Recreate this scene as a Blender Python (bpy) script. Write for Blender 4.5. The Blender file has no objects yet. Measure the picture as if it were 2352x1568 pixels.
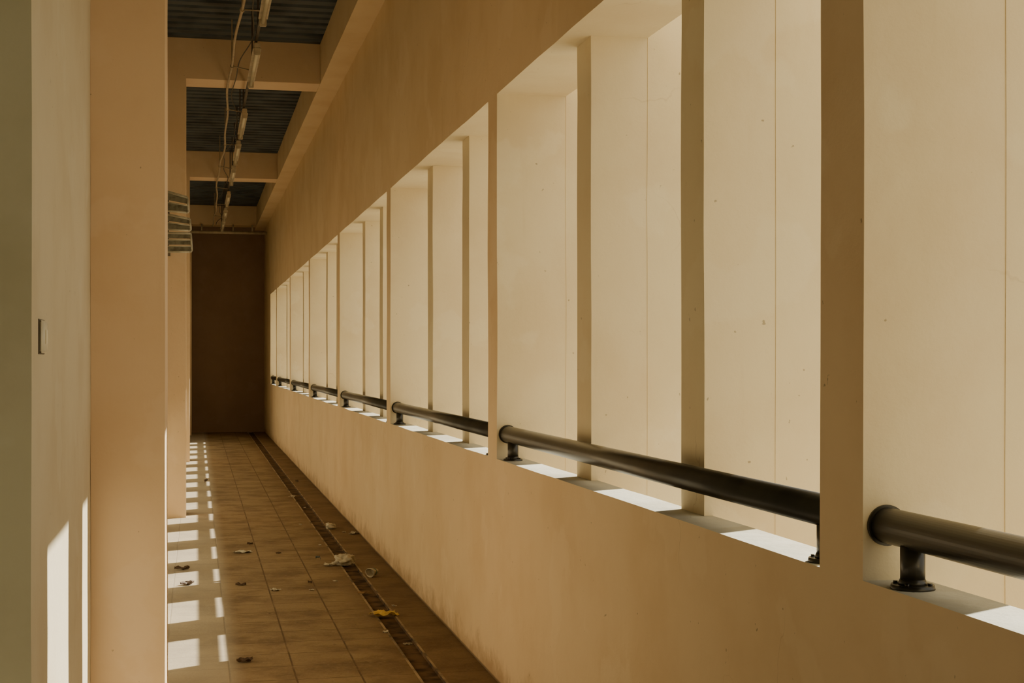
import bpy, bmesh, math, random
from mathutils import Vector, Matrix, noise
random.seed(4)
S=bpy.context.scene
COL=S.collection
CAMH=1.6; F=3300.0
TH=math.atan(724/F); ST,CT=math.sin(TH),math.cos(TH)

# ------------------------------------------------------------ materials
def nodes(name):
    m=bpy.data.materials.new(name); m.use_nodes=True
    nt=m.node_tree; b=nt.nodes['Principled BSDF']
    return m,nt,b
def N(nt,t,**kw):
    n=nt.nodes.new(t)
    for k,v in kw.items():
        if k in n.inputs: n.inputs[k].default_value=v
        else: setattr(n,k,v)
    return n
def c4(c): return (c[0],c[1],c[2],1)
def mixc(nt,a,b,fac,mode='MIX'):
    m=nt.nodes.new('ShaderNodeMix'); m.data_type='RGBA'; m.blend_type=mode
    for sock,v in ((m.inputs[6],a),(m.inputs[7],b),(m.inputs[0],fac)):
        if isinstance(v,(tuple,float,int)): sock.default_value=v
        else: nt.links.new(v,sock)
    return m.outputs[2]
def ramp(nt,inp,p0,p1,v0=0.0,v1=1.0):
    r=nt.nodes.new('ShaderNodeMapRange'); r.interpolation_type='SMOOTHSTEP'
    r.inputs[1].default_value=p0; r.inputs[2].default_value=p1
    r.inputs[3].default_value=v0; r.inputs[4].default_value=v1
    nt.links.new(inp,r.inputs[0]); return r.outputs[0]
def plaster(name,col,dark,bump=0.25,dirt=0.0,rough=0.85,crack=0.25):
    m,nt,b=nodes(name)
    g=N(nt,'ShaderNodeNewGeometry')
    n1=N(nt,'ShaderNodeTexNoise',Scale=1.4,Detail=6.0,Roughness=0.58)
    nt.links.new(g.outputs['Position'],n1.inputs['Vector'])
    c=mixc(nt,c4(col),c4(dark),ramp(nt,n1.outputs[0],0.40,0.68))
    n6=N(nt,'ShaderNodeTexNoise',Scale=2.3,Detail=5.0,Roughness=.5)
    mp6=N(nt,'ShaderNodeMapping'); mp6.inputs['Location'].default_value=(7,3,11); nt.links.new(g.outputs['Position'],mp6.inputs[0])
    nt.links.new(mp6.outputs[0],n6.inputs['Vector'])
    c=mixc(nt,c,(min(1,col[0]*1.06),min(1,col[1]*1.10),min(1,col[2]*1.18),1),ramp(nt,n6.outputs[0],0.59,0.63,0,0.35))
    mp=N(nt,'ShaderNodeMapping'); mp.inputs['Scale'].default_value=(9,9,0.9)
    nt.links.new(g.outputs['Position'],mp.inputs[0])
    n2=N(nt,'ShaderNodeTexNoise',Scale=1.0,Detail=5.0,Roughness=0.65)
    nt.links.new(mp.outputs[0],n2.inputs['Vector'])
    c=mixc(nt,c,(dark[0]*.85,dark[1]*.80,dark[2]*.7,1),ramp(nt,n2.outputs[0],0.61,0.86,0,0.35))
    n3=N(nt,'ShaderNodeTexNoise',Scale=34.0,Detail=2.0)
    nt.links.new(g.outputs['Position'],n3.inputs['Vector'])
    c=mixc(nt,c,(0.12,0.08,0.04,1),ramp(nt,n3.outputs[0],0.745,0.785,0,0.5))
    wn=N(nt,'ShaderNodeTexNoise',Scale=3.0,Detail=4.0); nt.links.new(g.outputs['Position'],wn.inputs['Vector'])
    wv=mixc(nt,g.outputs['Position'],wn.outputs['Color'],0.22)
    vo=N(nt,'ShaderNodeTexVoronoi',feature='DISTANCE_TO_EDGE',Scale=1.5); nt.links.new(wv,vo.inputs['Vector'])
    cr=ramp(nt,vo.outputs['Distance'],0.0,0.0035,crack,0.0)
    mk=N(nt,'ShaderNodeTexNoise',Scale=.9,Detail=1.0); nt.links.new(g.outputs['Position'],mk.inputs['Vector'])
    mu=N(nt,'ShaderNodeMath',operation='MULTIPLY'); nt.links.new(cr,mu.inputs[0]); nt.links.new(ramp(nt,mk.outputs[0],.58,.67),mu.inputs[1])
    c=mixc(nt,c,(dark[0]*.5,dark[1]*.42,dark[2]*.35,1),mu.outputs[0])
    if dirt>0:
        n7=N(nt,'ShaderNodeTexNoise',Scale=5.0,Detail=7.0,Roughness=.7); nt.links.new(g.outputs['Position'],n7.inputs['Vector'])
        sx=N(nt,'ShaderNodeSeparateXYZ'); nt.links.new(g.outputs['Position'],sx.inputs[0])
        ad=N(nt,'ShaderNodeMath',operation='MULTIPLY_ADD'); nt.links.new(n7.outputs[0],ad.inputs[0]); ad.inputs[1].default_value=-0.45
        nt.links.new(sx.outputs[2],ad.inputs[2])
        c=mixc(nt,c,(0.30,0.17,0.07,1),ramp(nt,ad.outputs[0],-0.24,-0.06,dirt,0.0))
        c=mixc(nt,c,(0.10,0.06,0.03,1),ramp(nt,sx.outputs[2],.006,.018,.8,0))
    nt.links.new(c,b.inputs['Base Color'])
    b.inputs['Roughness'].default_value=rough
    b.inputs['Specular IOR Level'].default_value=0.25
    n4=N(nt,'ShaderNodeTexNoise',Scale=9.0,Detail=9.0,Roughness=0.6)
    nt.links.new(g.outputs['Position'],n4.inputs['Vector'])
    bp=N(nt,'ShaderNodeBump',Strength=bump,Distance=0.016)
    nt.links.new(n4.outputs[0],bp.inputs['Height']); nt.links.new(bp.outputs[0],b.inputs['Normal'])
    return m
def plain(name,col,rough=0.5,metal=0.0,var=0.25,scale=12.0,spec=0.5,trans=0.0):
    m,nt,b=nodes(name)
    tc=N(nt,'ShaderNodeTexCoord')
    n1=N(nt,'ShaderNodeTexNoise',Scale=scale,Detail=5.0)
    nt.links.new(tc.outputs['Object'],n1.inputs['Vector'])
    d=tuple(x*(1-var) for x in col)
    nt.links.new(mixc(nt,c4(col),c4(d),ramp(nt,n1.outputs[0],.35,.7)),b.inputs['Base Color'])
    b.inputs['Roughness'].default_value=rough; b.inputs['Metallic'].default_value=metal
    b.inputs['Specular IOR Level'].default_value=spec
    return m
M_wall=plaster('cream_plaster',(0.78,0.60,0.375),(0.72,0.535,0.315),dirt=0.6)
M_fin=plaster('pale_plaster',(0.77,0.66,0.445),(0.72,0.595,0.385))
M_sill=plaster('grey_sill_cement',(0.60,0.57,0.47),(0.46,0.42,0.32),bump=.5)
M_col=plaster('orange_cream_plaster',(0.77,0.575,0.37),(0.73,0.53,0.325),crack=0)
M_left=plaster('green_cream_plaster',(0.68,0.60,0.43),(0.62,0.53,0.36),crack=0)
M_shade_olive=plaster('shade_olive_plaster',(0.50,0.49,0.36),(0.43,0.41,0.29),crack=0)  # dimmer, cooler light on the wall end put into the plaster colour
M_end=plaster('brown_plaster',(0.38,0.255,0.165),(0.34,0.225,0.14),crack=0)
M_black=plain('black_gloss_paint',(0.026,0.022,0.013),rough=0.33,var=.5,scale=6)
M_white=plain('aged_white_enamel',(0.60,0.50,0.34),rough=.5)
M_tube=plain('glass_tube',(0.68,0.60,0.43),rough=.2,var=.05)
M_pipe=plain('aged_pvc_conduit',(0.46,0.35,0.22),rough=.5)
M_dark=plain('dark_steel',(0.08,0.06,0.04),rough=.5)
M_galv=plain('dull_aluminium',(0.66,0.62,0.50),rough=.5)
M_blade=plain('dusty_louvre_blade',(0.42,0.40,0.32),rough=.4,var=.45,scale=20)
M_deck=plain('dark_painted_steel_deck',(0.075,0.090,0.098),rough=.6,var=.6,scale=3,spec=.3)
M_ground=plain('outside_ground',(0.26,0.24,0.20),rough=.9)
def floor_mat():
    m,nt,b=nodes('brown_floor_tiles')
    g=N(nt,'ShaderNodeNewGeometry')
    mp=N(nt,'ShaderNodeMapping'); mp.inputs['Location'].default_value=(-0.115+3.2,6.4,0)
    nt.links.new(g.outputs['Position'],mp.inputs[0])
    br=N(nt,'ShaderNodeTexBrick',Scale=1.0); br.offset=0.0; br.squash=1.0
    br.inputs['Brick Width'].default_value=.325; br.inputs['Row Height'].default_value=.325
    br.inputs['Mortar Size'].default_value=.007; br.inputs['Mortar Smooth'].default_value=.7
    br.inputs['Color1'].default_value=(.34,.24,.125,1); br.inputs['Color2'].default_value=(.30,.21,.108,1)
    br.inputs['Mortar'].default_value=(.13,.08,.04,1); br.inputs['Bias'].default_value=0.0
    nt.links.new(mp.outputs[0],br.inputs['Vector'])
    c=br.outputs[0]
    # uneven, partly filled joints
    nj=N(nt,'ShaderNodeTexNoise',Scale=3.5,Detail=4.0); nt.links.new(g.outputs['Position'],nj.inputs['Vector'])
    c=mixc(nt,c,(.28,.19,.10,1),ramp(nt,nj.outputs[0],.50,.62,0,.6))
    n=N(nt,'ShaderNodeTexNoise',Scale=2.6,Detail=6.0,Roughness=.65)
    nt.links.new(g.outputs['Position'],n.inputs['Vector'])
    c=mixc(nt,c,(.15,.092,.044,1),ramp(nt,n.outputs[0],.40,.66,0,.75))
    n5=N(nt,'ShaderNodeTexNoise',Scale=22.0,Detail=8.0,Roughness=.75)
    nt.links.new(g.outputs['Position'],n5.inputs['Vector'])
    c=mixc(nt,c,(.42,.32,.19,1),ramp(nt,n5.outputs[0],.50,.72,0,.4))
    n8=N(nt,'ShaderNodeTexNoise',Scale=26.0,Detail=4.0,Roughness=.6)
    nt.links.new(g.outputs['Position'],n8.inputs['Vector'])
    c=mixc(nt,c,(.06,.035,.018,1),ramp(nt,n8.outputs[0],.63,.73,0,.55))
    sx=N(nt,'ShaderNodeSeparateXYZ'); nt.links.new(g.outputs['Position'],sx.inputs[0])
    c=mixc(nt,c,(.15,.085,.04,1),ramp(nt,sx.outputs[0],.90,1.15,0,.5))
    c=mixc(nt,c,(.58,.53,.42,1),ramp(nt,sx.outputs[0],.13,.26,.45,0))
    nt.links.new(c,b.inputs['Base Color']); b.inputs['Roughness'].default_value=.8
    b.inputs['Specular IOR Level'].default_value=.2
    n4=N(nt,'ShaderNodeTexNoise',Scale=60.0,Detail=4.0)
    nt.links.new(g.outputs['Position'],n4.inputs['Vector'])
    bp=N(nt,'ShaderNodeBump',Strength=.5,Distance=.004); nt.links.new(n4.outputs[0],bp.inputs['Height'])
    bp2=N(nt,'ShaderNodeBump',Strength=.4,Distance=.003,invert=True); nt.links.new(br.outputs['Fac'],bp2.inputs['Height'])
    nt.links.new(bp.outputs[0],bp2.inputs['Normal']); nt.links.new(bp2.outputs[0],b.inputs['Normal'])
    return m
M_floor=floor_mat()
M_drain=plain('dark_brown_drain',(0.15,0.085,0.038),rough=.8,var=.8,scale=9,spec=.15)  # channel coloured a darker brown than the tiles
M_rim=plain('worn_drain_rim',(0.42,0.31,0.18),rough=.7,var=.75,scale=5,spec=.2)

# ------------------------------------------------------------ helpers
def add(name,me,mats,parent=None,loc=None):
    o=bpy.data.objects.new(name,me); COL.objects.link(o)
    for m in (mats if isinstance(mats,(list,tuple)) else [mats]): me.materials.append(m)
    if parent: o.parent=parent
    if loc is not None: o.location=loc
    return o
def tag(o,label,cat,group=None,kind=None):
    if label: o['label']=label
    if cat: o['category']=cat
    if group: o['group']=group
    if kind: o['kind']=kind
    return o
def cuts(pts,step):
    pts=sorted(set(round(p,5) for p in pts)); out=[pts[0]]
    for a,b in zip(pts,pts[1:]):
        n=max(1,int(math.ceil((b-a)/step)))
        for i in range(1,n+1): out.append(a+(b-a)*i/n)
    return out
def wob(p,amp):
    q=Vector(p)*1.7; r=Vector(p)*7.0
    v=noise.noise_vector(q)*amp+noise.noise_vector(r)*amp*.35
    return v
def grid_solid(name,xs,ys,zs,solid,amp=0.003,matf=None,origin=(0,0,0)):
    bm=bmesh.new(); V={}
    nx,ny,nz=len(xs)-1,len(ys)-1,len(zs)-1
    sol={}
    for i in range(nx):
        for j in range(ny):
            for k in range(nz):
                sol[i,j,k]=solid((xs[i]+xs[i+1])/2,(ys[j]+ys[j+1])/2,(zs[k]+zs[k+1])/2)
    def v(i,j,k):
        if (i,j,k) not in V:
            p=Vector((xs[i],ys[j],zs[k]))
            w=wob(p,amp)
            if k==0: w.z=0
            V[i,j,k]=bm.verts.new(p+w-Vector(origin))
        return V[i,j,k]
    D=[((1,0,0),[(1,0,0),(1,1,0),(1,1,1),(1,0,1)]),((-1,0,0),[(0,0,0),(0,0,1),(0,1,1),(0,1,0)]),
       ((0,1,0),[(0,1,0),(0,1,1),(1,1,1),(1,1,0)]),((0,-1,0),[(0,0,0),(1,0,0),(1,0,1),(0,0,1)]),
       ((0,0,1),[(0,0,1),(1,0,1),(1,1,1),(0,1,1)]),((0,0,-1),[(0,0,0),(0,1,0),(1,1,0),(1,0,0)])]
    for (i,j,k),s in sol.items():
        if not s: continue
        for d,q in D:
            if sol.get((i+d[0],j+d[1],k+d[2]),False): continue
            f=bm.faces.new([v(i+a,j+b,k+c) for a,b,c in q])
            if matf: f.material_index=matf(d,((xs[i]+xs[i+1])/2,(ys[j]+ys[j+1])/2,zs[k+1] if d[2]>0 else zs[k]))
    me=bpy.data.meshes.new(name); bm.to_mesh(me); bm.free(); return me
def box_me(name,x0,x1,y0,y1,z0,z1,step=.3,amp=.003,origin=(0,0,0),matf=None):
    return grid_solid(name,cuts([x0,x1],step),cuts([y0,y1],step),cuts([z0,z1],step),lambda x,y,z:True,amp,matf,origin)
def bm_box(bm,x0,x1,y0,y1,z0,z1,bev=0):
    r=bmesh.ops.create_cube(bm,size=1)
    for v in r['verts']:
        v.co=Vector(((x0+x1)/2+v.co.x*(x1-x0),(y0+y1)/2+v.co.y*(y1-y0),(z0+z1)/2+v.co.z*(z1-z0)))
    if bev:
        es=list({e for v in r['verts'] for e in v.link_edges})
        bmesh.ops.bevel(bm,geom=es,offset=bev,segments=2,affect='EDGES')
def bm_cyl(bm,p0,p1,r0,r1=None,seg=24,caps=True):
    r1=r0 if r1 is None else r1
    p0,p1=Vector(p0),Vector(p1); d=p1-p0
    M=Matrix.Translation((p0+p1)/2)@d.to_track_quat('Z','Y').to_matrix().to_4x4()
    bmesh.ops.create_cone(bm,cap_ends=caps,segments=seg,radius1=r0,radius2=r1,depth=d.length,matrix=M)
def fin_me(name,bm,smooth=False):
    me=bpy.data.meshes.new(name); bm.to_mesh(me); bm.free()
    if smooth:
        for p in me.polygons: p.use_smooth = len(p.vertices)<=4
    return me
def tube_me(name,pts,r,seg=10):
    bm=bmesh.new(); rings=[]
    for i,p in enumerate(pts):
        a=Vector(pts[max(0,i-1)]); b=Vector(pts[min(len(pts)-1,i+1)])
        q=(b-a).to_track_quat('Z','Y')
        rings.append([bm.verts.new(Vector(p)+q@Vector((r*math.cos(2*math.pi*s/seg),r*math.sin(2*math.pi*s/seg),0))) for s in range(seg)])
    for A,B in zip(rings,rings[1:]):
        for s in range(seg): bm.faces.new([A[s],A[(s+1)%seg],B[(s+1)%seg],B[s]])
    bm.faces.new(rings[0][::-1]); bm.faces.new(rings[-1])
    return fin_me(name,bm,True)
def empty(name,loc):
    o=bpy.data.objects.new(name,None); COL.objects.link(o); o.location=loc; o.empty_display_size=.1; return o

# ------------------------------------------------------------ right wall
W=1.458; SILL=1.104; TOP=2.919; XP=1.60; XH=1.81; XO=2.25; FTOP=5.3
PER=4.02; P0=2.974; PT=.226; FT=.22; DECK=4.85; BEAMZ=4.44
YB=-5.4; YE=32.2; YOPEN=29.5; ST_=.0022
piers=[P0+PER*k for k in range(-2,7)]
def is_pier(y): return any(p<y<p+PT for p in piers) or y>YOPEN or y<YB+.35
def step_zone(y): return any(p-ST_<y<p for p in piers)
xs=[W,XP,XH,XO]
ys=cuts([YB,YB+.35,YOPEN,YE]+[p for p in piers]+[p-ST_ for p in piers]+[p+PT for p in piers],.3)
zs=cuts([0,SILL,TOP,DECK,FTOP],.3)
def solid(x,y,z):
    if x>XH and step_zone(y): return True
    if z>DECK: return is_pier(y) and x>XH
    if is_pier(y): return True
    if z<SILL: return x<XP
    if z>TOP: return x<XH
    return False
def wm(d,c):
    if d[0]<0 and c[0]<XP: return 0
    if d[2]>0 and abs(c[2]-SILL)<.01: return 1
    if c[0]>W+.01: return 2
    if d[2]<0 or d[1]!=0: return 2
    return 0
tag(add('wall_right',grid_solid('wall_right',xs,ys,zs,solid,.004,wm),[M_wall,M_sill,M_fin]),'cream plastered wall with long row of tall openings','wall',kind='structure')
def finmesh(y0):
    fx=[1.57,XP,XH,XO]; fy=cuts([y0-ST_,y0,y0+FT],.3); fz=cuts([0,SILL,TOP,FTOP],.25)
    def s(x,y,z):
        if y<y0 and x<XH: return False
        if z<SILL: return x>XP
        if z<TOP: return True
        return x>XH
    return grid_solid('vertical_fin',fx,fy,fz,s,.004,None,(1.9,y0+FT/2,0))
for p in piers:
    for q in (1.34,2.68):
        y0=p+q
        if y0+FT>YOPEN: continue
        o=add('vertical_fin',finmesh(y0),M_fin,loc=(1.9,y0+FT/2,0))
        tag(o,'tall cream plastered concrete fin between wall openings','pillar','vertical fins along the openings')
# ------------------------------------------------------------ handrails
RX=1.512; RZ=1.228; RR=.040
def rail(y0,y1):
    L=y1-y0; e=empty('handrail',(RX,y0,SILL))
    h=RZ-SILL
    bm=bmesh.new(); bm_cyl(bm,(0,0.002,h),(0,L-.002,h),RR,seg=40)
    add('rail_tube',fin_me('rail_tube',bm,True),M_black,e)
    for yy in (0.002,L-.010):
        bm=bmesh.new(); bm_cyl(bm,(0,yy,h),(0,yy+.008,h),RR+.006,seg=36)
        add('wall_collar',fin_me('wall_collar',bm,True),M_black,e)
    for yy in (.078,L-.125):
        bm=bmesh.new(); bm_cyl(bm,(0,yy,.010),(0,yy,h-RR*.8),.0265,seg=28)
        bm_cyl(bm,(0,yy,.008),(0,yy,.022),.033,.027,seg=28)
        po=add('post',fin_me('post',bm,True),M_black,e)
        bm=bmesh.new(); bm_cyl(bm,(0,yy,-.003),(0,yy,.010),.049,.046,seg=32)
        for a in range(4):
            t=a*math.pi/2+.78; bm_cyl(bm,(.038*math.cos(t),yy+.038*math.sin(t),.009),(.038*math.cos(t),yy+.038*math.sin(t),.015),.005,seg=6)
        add('base_flange',fin_me('base_flange',bm,True),M_black,po)
    return e
def clone(e,loc):
    n=e.copy(); COL.objects.link(n); n.location=loc
    def rec(src,dst):
        for c in src.children:
            d=c.copy(); COL.objects.link(d); d.parent=dst; rec(c,d)
    rec(e,n); return n
ba=P0-PER+PT; RL=PER-PT
r0=rail(ba,ba+RL)
tag(r0,'black round metal handrail on short posts above sill','handrail','handrails along the sill')
for k in range(0,6): clone(r0,(RX,P0+PER*k+PT,SILL))
r9=rail(P0+PER*6+PT,YOPEN); tag(r9,'short black round metal handrail by the last opening','handrail','handrails along the sill')

# ------------------------------------------------------------ floor, ground
bm=bmesh.new(); CD=-.014
prof=[(-2.2,0,0),(1.086,0,0),(1.10,0,0),(1.104,CD,1),(1.201,CD,1),(1.205,0,0),(1.218,0,0),(W+.02,0,0)]
MI=[0,2,1,1,1,2,0]
ysf=cuts([YB,YE+.1],.5); rows=[]
for y in ysf: rows.append([bm.verts.new((x,y,z)) for x,z,_ in prof])
for A,B in zip(rows,rows[1:]):
    for i in range(len(prof)-1):
        f=bm.faces.new([A[i],A[i+1],B[i+1],B[i]]); f.material_index=MI[i]
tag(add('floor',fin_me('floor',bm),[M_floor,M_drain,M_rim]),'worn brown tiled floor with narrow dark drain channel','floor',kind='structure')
bm=bmesh.new(); bm_box(bm,W+.15,40,-30,60,-.4,-.02)
tag(add('ground',fin_me('ground',bm),M_ground),'dull concrete ground outside the openings','ground',kind='structure')

# ------------------------------------------------------------ ceiling deck
bm=bmesh.new(); y=YB; prof=[]; rr=random.Random(7)
while y<YE+.1:
    k=rr.uniform(.9,1.1); h=.042*rr.uniform(.8,1.2)
    prof+= [(y,0),(y+.13*k,0),(y+.155*k,h),(y+.205*k,h)]; y+=.235*k
ra=[bm.verts.new((-2.2,a,DECK+b)) for a,b in prof]; rb=[bm.verts.new((W+.001,a,DECK+b)) for a,b in prof]
for i in range(len(prof)-1): bm.faces.new([ra[i],ra[i+1],rb[i+1],rb[i]])
bm_box(bm,-2.3,XH,YB-.1,YE+.3,DECK+.06,DECK+.2)
tag(add('ceiling',fin_me('ceiling',bm),M_deck),'dark ribbed steel deck ceiling','ceiling',kind='structure')
XB=1.244
tag(add('trim_1',box_me('trim_1',XB,W-.001,YB,YE,BEAMZ,DECK),M_wall),'cream plastered beam running along the wall top','beam',kind='structure')
XW=-.460
BY=[6.62,14.9,22.94,30.98]; BT=.45
for y in BY:
    o=tag(add('ceiling_beam',box_me('ceiling_beam',XW+.005,XB-.002,y,y+BT,BEAMZ,DECK-.001),M_col),'cream plastered beam crossing under the ribbed ceiling','beam','beams across the ceiling')
for i,y in enumerate(BY):
    xr=-.139 if i==0 else -.107
    o=add('column',box_me('column',XW+.001,xr,y,y+(.60 if i==0 else .5),0,BEAMZ-.001,amp=.003),M_col)
    tag(o,'orange-cream plastered square column'+(' with sunlit side edge' if i==0 else ' standing along the corridor floor'),'column','columns along the corridor')
YL=4.29
def lm(d,c): return 1 if d[1]<0 else 0  # wall end toward the camera takes the shade-tinted plaster
tag(add('wall_left',box_me('wall_left',-1.2,XW,YL,YE,0,DECK,matf=lm),[M_left,M_shade_olive]),'pale cream plastered wall behind the columns','wall',kind='structure')
tag(add('wall_side',box_me('wall_side',-2.3,-2.1,YB,YL+.3,0,DECK),M_shade_olive),'plastered wall in shaded olive tint','wall',kind='structure')
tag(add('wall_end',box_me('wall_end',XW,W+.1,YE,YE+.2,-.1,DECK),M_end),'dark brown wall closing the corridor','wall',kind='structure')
tag(add('wall_back',box_me('wall_back',-2.1,W,YB-.2,YB,-.1,DECK),M_col),'cream plastered wall','wall',kind='structure')

# ------------------------------------------------------------ wall switch
e=empty('light_switch',(XW,4.55,1.668))
M_iv=plain('ivory_switch_plastic',(.88,.82,.64),rough=.4,var=.08)
bm=bmesh.new(); bm_box(bm,-.002,.0025,-.080,.080,-.053,.053,bev=.001)
add('back_plate',fin_me('back_plate',bm),M_dark,e)
bm=bmesh.new(); bm_box(bm,.0025,.0135,-.075,.075,-.049,.049,bev=.005)
add('switch_plate',fin_me('switch_plate',bm,True),M_iv,e)
bm=bmesh.new(); bm_box(bm,.013,.0175,-.020,.020,-.022,.022,bev=.0015)
add('rocker',fin_me('rocker',bm),M_iv,e)
tag(e,'small rounded cream light switch on the pale wall','light switch')

# ------------------------------------------------------------ tube lights
LX,LZ=.505,4.24
def light(y0):
    e=empty('fluorescent_light',(LX,y0,LZ)); L=1.55
    bm=bmesh.new(); bm_box(bm,-.026,.026,0,L,.02,.065,bev=.006)
    bm_box(bm,-.036,.036,.03,L-.03,.014,.022)
    add('batten_body',fin_me('batten_body',bm),M_white,e)
    bm=bmesh.new(); bm_cyl(bm,(0,.03,-.012),(0,L-.03,-.012),.017,seg=16)
    add('lamp_tube',fin_me('lamp_tube',bm,True),M_tube,e)
    for y in (0.0,L-.03):
        bm=bmesh.new(); bm_box(bm,-.028,.028,y,y+.03,-.040,.022,bev=.005)
        add('lamp_holder',fin_me('lamp_holder',bm),M_white,e)
    for y in (.2,L-.2):
        bm=bmesh.new(); bm_cyl(bm,(0,y,.06),(0,y,.1185),.006,seg=8)
        add('hanging_bracket',fin_me('hanging_bracket',bm),M_dark,e)
    return e
l0=light(9.85)
tag(l0,'slim white fluorescent tube light hanging from the trunking','ceiling light','row of tube lights')
for y in (12.45,15.75,18.05,20.4,23.55,26.1,28.3): clone(l0,(LX,y,LZ))
TZ=LZ+.12
e=empty('cable_trunking',(LX,8,TZ))
bm=bmesh.new(); bm_box(bm,-.012,.012,0,22.9,0,.028); add('rail',fin_me('rail',bm),M_dark,e)
yy=.4
while yy<22.8:
    if not any(b-.1<8+yy<b+BT+.1 for b in BY):
        bm=bmesh.new(); bm_cyl(bm,(0,yy,.02),(0,yy,DECK-TZ),.008,seg=8)
        add('hanger_rod',fin_me('hanger_rod',bm),M_dark,e)
    yy+=1.3
pts=[];y=8.0
while y<30.88:
    pts.append((.335+.018*math.sin(y*.75)+.010*math.sin(y*2.3+1)-LX,y-8,4.393+.018*math.sin(y*.9+.5)-TZ)); y+=.12
add('conduit',tube_me('conduit',pts,.012),M_pipe,e)
y=9.1
while y<30.8:
    p=pts[min(int(round((y-8)/.12)),len(pts)-1)]
    bm=bmesh.new(); bm_cyl(bm,(p[0],p[1]-.015,p[2]),(p[0],p[1]+.015,p[2]),.020,seg=12)
    bm_cyl(bm,p,(-.010,p[1],.014),.006,seg=8)
    if not any(b-.08<y<b+BT+.08 for b in BY): bm_cyl(bm,p,(p[0],p[1],DECK-TZ),.006,seg=8)
    add('pipe_clamp',fin_me('pipe_clamp',bm),M_pipe,e)
    y+=2.45
pts=[];y=8.0
while y<30.8:
    pts.append((-.09+.05*math.sin(y*1.15)+.015*math.sin(y*3.1),y-8,.040+.018*math.sin(y*.8+2))); y+=.12
add('loose_cable',tube_me('loose_cable',pts,.0055,6),M_dark,e)
tag(e,'thin steel rail with wavy pale conduit hanging on ceiling rods','cable rail')
bm=bmesh.new(); bm_cyl(bm,(-.2,30.93,4.28),(W-.002,30.93,4.28),.032,seg=14)
for x in (.1,.75,1.15): bm_box(bm,x-.015,x+.015,30.915,30.975,4.27,4.445)
tag(add('water_pipe',fin_me('water_pipe',bm,True),M_white),'pale pipe crossing under the far beam','pipe')

# ------------------------------------------------------------ tilted louvre panels
e=empty('louvered_vent',(-.29,14.0,2.62))
def rounded(bm,q,r,seg=5):
    P=[]
    n=len(q)
    for i in range(n):
        a,b,c=q[i-1],q[i],q[(i+1)%n]
        u=(a-b).normalized()*.022; w_=(c-b).normalized()*.022
        for s in range(seg+1):
            t=s/seg; P.append((b+u)*(1-t)**2+b*2*t*(1-t)+(b+w_)*t*t)
    for a,b in zip(P,P[1:]+P[:1]):
        if (b-a).length>1e-5: bm_cyl(bm,a,b,r,seg=8)
def panel(z0,h,w,drop,nb):
    q=[Vector((0,.02,z0)),Vector((w,-.06,z0-drop*.35)),Vector((w-.01,.0,z0+h-drop)),Vector((0,.08,z0+h))]
    bm=bmesh.new(); rounded(bm,q,.0095)
    p=add('vent_frame',fin_me('vent_frame',bm,True),M_galv,e)
    for i in range(nb):
        t0=(i+.12)/nb; t1=(i+.88)/nb
        a=q[0].lerp(q[3],t0); b=q[1].lerp(q[2],t0); cc=q[1].lerp(q[2],t1); d=q[0].lerp(q[3],t1)
        bm=bmesh.new()
        vs=[bm.verts.new(v) for v in (a.lerp(b,.03),a.lerp(b,.97),d.lerp(cc,.97),d.lerp(cc,.03))]; bm.faces.new(vs)
        bmesh.ops.solidify(bm,geom=bm.faces[:],thickness=.006)
        # pale lip along the front edge of the blade
        add('louvre_blade',fin_me('louvre_blade',bm),M_blade,p)
        bm=bmesh.new(); off=Vector((0,-.008,0)); bm_cyl(bm,d.lerp(cc,.03)+off,d.lerp(cc,.97)+off,.0055,seg=8)
        add('blade_lip',fin_me('blade_lip',bm,True),M_galv,p)
panel(0,.185,.245,.005,3); panel(.215,.15,.235,.05,2); panel(.39,.195,.215,.065,2)
bm=bmesh.new(); bm_box(bm,0.0,.03,.09,.898,.02,.05); bm_box(bm,0.0,.03,.09,.898,.40,.43)
bm_box(bm,0,.03,.085,.115,0,.56)
add('wall_bracket',fin_me('wall_bracket',bm),M_dark,e)
tag(e,'tilted pale grey metal louvre panels bracketed to a column','vent')

# ------------------------------------------------------------ litter
def fpos(px,py,z=0):
    zc=F*(CAMH-z)/(py-825); X=(px-452)*CT*zc/F; return X,(zc-ST*X)/CT,zc
mats={}
def litmat(n,c,r=.5,var=.3):
    if n not in mats: mats[n]=plain(n,c,rough=r,var=var,scale=30)
    return mats[n]
def blob(name,px,py,w,d,h,mat,label,cat,seed,sub=3):
    X,Y,_=fpos(px,py); zb=CD if 1.10<X<1.205 and w<.1 else 0
    bm=bmesh.new(); bmesh.ops.create_icosphere(bm,subdivisions=sub,radius=1)
    for v in bm.verts:
        n=v.co.normalized(); s=Vector((seed*3.1,seed*1.7,seed))
        k=1+.55*noise.noise(n*1.6+s)+.30*noise.noise(n*4+s)-.25*abs(noise.noise(n*7+s))
        c=n*k; v.co=Vector((c.x*w/2,c.y*d/2,max(0,(c.z+.75)/1.75)*h))
    o=add(name,fin_me(name,bm,True),mat,loc=(X,Y,zb)); tag(o,label,cat); return o
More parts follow.
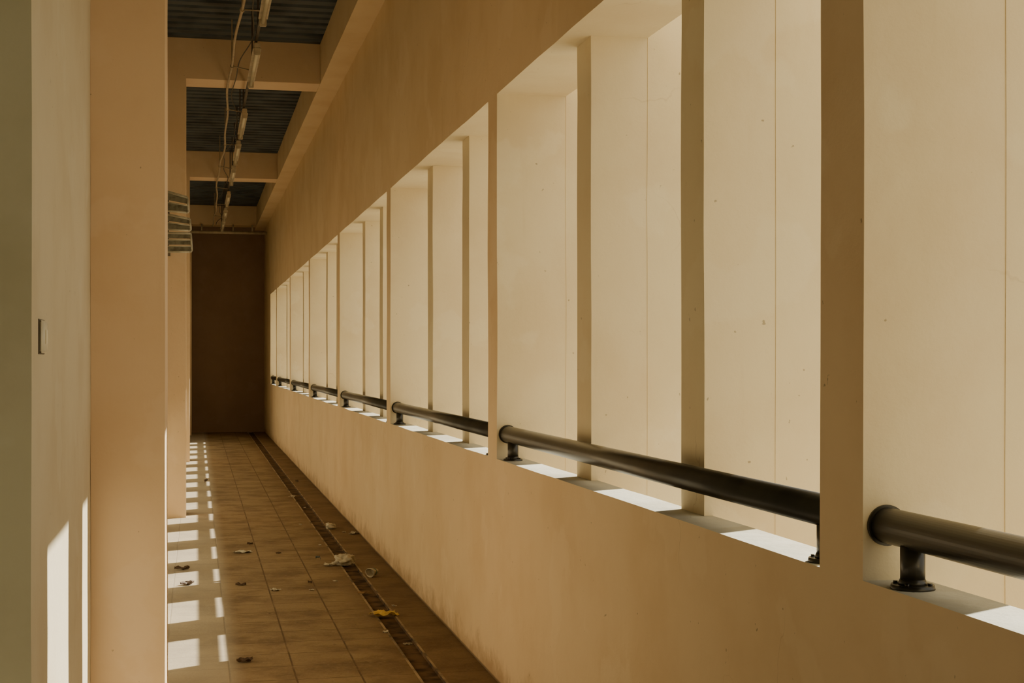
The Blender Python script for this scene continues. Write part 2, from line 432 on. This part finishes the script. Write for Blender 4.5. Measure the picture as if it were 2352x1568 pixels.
def sheet(name,px,py,w,d,h,mat,label,cat,seed,leaf=False):
    X,Y,_=fpos(px,py); zb=CD if 1.12<X<1.185 and w<.08 else 0
    bm=bmesh.new(); n=14; G=[]
    s=Vector((seed*2.3,seed,seed*.7))
    for i in range(n+1):
        row=[]
        for j in range(n+1):
            u=i/n*2-1; v=j/n*2-1
            if leaf:
                wv=(1-abs(u)**1.7)**.8*(.9+.35*noise.noise(Vector((u*4,0,seed)))); y=v*wv; uu=u
            else:
                y=v*(1+.35*noise.noise(Vector((u*1.4,0,seed)))); uu=u*(1+.35*noise.noise(Vector((0,v*1.5,seed+5))))
            z=.5+.9*noise.noise(Vector((u*1.6,v*1.6,0))+s)+.35*abs(noise.noise(Vector((u*4,v*4,2))+s))
            if leaf: z+=.5*abs(v)*wv+.4*u*u
            row.append(bm.verts.new((uu*w/2,y*d/2,max(0.0,z)*h+.0005)))
        G.append(row)
    for i in range(n):
        for j in range(n):
            bm.faces.new([G[i][j],G[i+1][j],G[i+1][j+1],G[i][j+1]])
    bmesh.ops.remove_doubles(bm,verts=bm.verts[:],dist=.0004)
    bmesh.ops.solidify(bm,geom=bm.faces[:],thickness=.0012)
    bmesh.ops.rotate(bm,verts=bm.verts,matrix=Matrix.Rotation(seed*1.3,3,'Z'))
    mz=min(v.co.z for v in bm.verts)
    for v in bm.verts: v.co.z-=mz
    o=add(name,fin_me(name,bm),mat,loc=(X,Y,zb)); tag(o,label,cat); return o
bagm=litmat('cloudy_plastic',(.60,.53,.39),.4); pap=litmat('dirty_paper',(.62,.56,.43),.8)
lf=litmat('dry_leaf',(.10,.055,.025),.7); yel=litmat('yellow_wrapper',(.72,.50,.12),.5); blu=litmat('faded_blue',(.10,.13,.13),.4)
blob('plastic_bag',792,1297,.17,.14,.085,bagm,'crumpled white plastic bag lying by the drain','bag',1.3,4)
sheet('plastic_scrap',757,1299,.09,.07,.02,bagm,'flat torn piece of white plastic beside the bag','litter',2.2)
blob('crumpled_paper',760,1214,.11,.10,.06,bagm,'small crumpled off-white paper by the drain','paper',5.2)
sheet('paper_scrap',812,1226,.10,.07,.02,pap,'small torn white paper scrap near the wall','litter',3.3)
sheet('paper_scrap',558,1269,.14,.08,.018,pap,'flat white paper strip on the tiles','litter',.15)
sheet('paper_scrap',632,1356,.065,.05,.015,pap,'tiny white paper scrap on the tiles','litter',4.1)
sheet('paper_scrap',672,1140,.11,.06,.012,pap,'thin white paper scrap beside the drain','litter',.9)
sheet('paper_scrap',886,1452,.040,.03,.010,pap,'tiny white scrap at the drain edge','litter',6.1)
sheet('plastic_scrap',937,1474,.05,.035,.01,litmat('dull_clear_plastic',(.30,.26,.18),.3),'small clear plastic scrap in the drain','litter',7.1)
sheet('food_wrapper',882,1414,.155,.10,.03,yel,'crumpled yellow food wrapper over the drain','wrapper',.2)
sheet('leaf',562,1520,.09,.06,.018,lf,'dark curled dry leaf on the tiles','leaf',.3,True)
sheet('leaf',553,1344,.075,.05,.014,lf,'small dark dry leaf on the tiles','leaf',2.6,True)
sheet('leaf',574,1250,.05,.03,.015,lf,'dark curled dry leaf beside white paper strip','leaf',5.0,True)
sheet('leaf',418,1308,.11,.06,.02,lf,'brown dry leaf in the sunlit patch','leaf',2.5,True)
sheet('leaf',430,1343,.12,.07,.02,lf,'brown curled dry leaf by the column','leaf',.5,True)
sheet('leaf',473,1107,.10,.06,.03,lf,'brown dry leaf among sun stripes','leaf',1.0,True)
sheet('leaf',712,1339,.04,.03,.01,lf,'tiny brown leaf on the tiles','leaf',1.7,True)
sheet('leaf',640,1271,.04,.03,.01,lf,'tiny brown leaf on worn tiles','leaf',4.7,True)
sheet('leaf',835,1364,.08,.03,.012,litmat('tan_leaf',(.35,.22,.1),.7),'tan dry leaf beside the drain','leaf',4.9,True)
sheet('leaf',682,1106,.08,.04,.02,lf,'dark dry leaf in the drain','leaf',3.9,True)
sheet('plastic_scrap',730,1289,.05,.03,.012,blu,'small bluish scrap on the tiles','litter',3.0,True)
for i,(px,py) in enumerate(((700,1163),(790,1222),(735,1252),(716,1355),(905,1392),(690,1205),(770,1335))):
    sheet('paper_scrap',px,py,.030,.022,.008,pap,'tiny pale crumb of litter on the tiles','litter',8.3+i*1.37)
X,Y,_=fpos(862,1322); e=empty('plastic_cup',(X,Y,.034))
bm=bmesh.new(); seg=28; rings=[]
for k,(r,l) in enumerate(((.026,0),(.028,.02),(.031,.045),(.035,.07),(.038,.085),(.036,.085),(.033,.068),(.026,.01))):
    rings.append([bm.verts.new((r*math.cos(a)*(1+.1*math.sin(3*a)),l,r*math.sin(a)*(.85+.1*math.cos(2*a+k)))) for a in [2*math.pi*s/seg for s in range(seg)]])
for A,B in zip(rings,rings[1:]):
    for s in range(seg): bm.faces.new([A[s],A[(s+1)%seg],B[(s+1)%seg],B[s]])
bm.faces.new(rings[0]); bm.faces.new(rings[-1])
bmesh.ops.recalc_face_normals(bm,faces=bm.faces[:])
add('cup_body',fin_me('cup_body',bm,True),bagm,e)
bm=bmesh.new()
bmesh.ops.create_cone(bm,segments=seg,radius1=.0325,radius2=.0335,depth=.022,cap_ends=False,matrix=Matrix.Translation((0,.042,0))@Matrix.Rotation(-math.pi/2,4,'X')@Matrix.Diagonal((1,.9,1,1)))
add('cup_band',fin_me('cup_band',bm,True),litmat('faded_green_band',(.12,.2,.15),.5),e)
e.rotation_euler=(0,0,math.radians(145))
tag(e,'crushed clear plastic cup lying on its side','cup')

# ------------------------------------------------------------ light
sun=bpy.data.lights.new('sun','SUN'); so=bpy.data.objects.new('sun',sun); COL.objects.link(so)
t,m_=0.55,0.8486
so.rotation_euler=Vector((-1,-t,-m_)).to_track_quat('-Z','Y').to_euler()
sun.energy=16; sun.color=(1,.95,.80); sun.angle=math.radians(.6)
w=bpy.data.worlds.new('world'); S.world=w; w.use_nodes=True
bg=w.node_tree.nodes['Background']; bg.inputs[0].default_value=(1.0,.94,.78,1); bg.inputs[1].default_value=1.3
S.view_settings.view_transform='AgX'
S.view_settings.look='None'
S.view_settings.exposure=-0.26
# ------------------------------------------------------------ camera
cam=bpy.data.cameras.new('camera'); co=bpy.data.objects.new('camera',cam); COL.objects.link(co)
cam.sensor_width=36; cam.lens=36*F/2352; cam.shift_y=41/2352; cam.clip_start=.05
co.location=(0,0,CAMH); co.rotation_euler=(math.pi/2,0,-TH)
S.camera=co
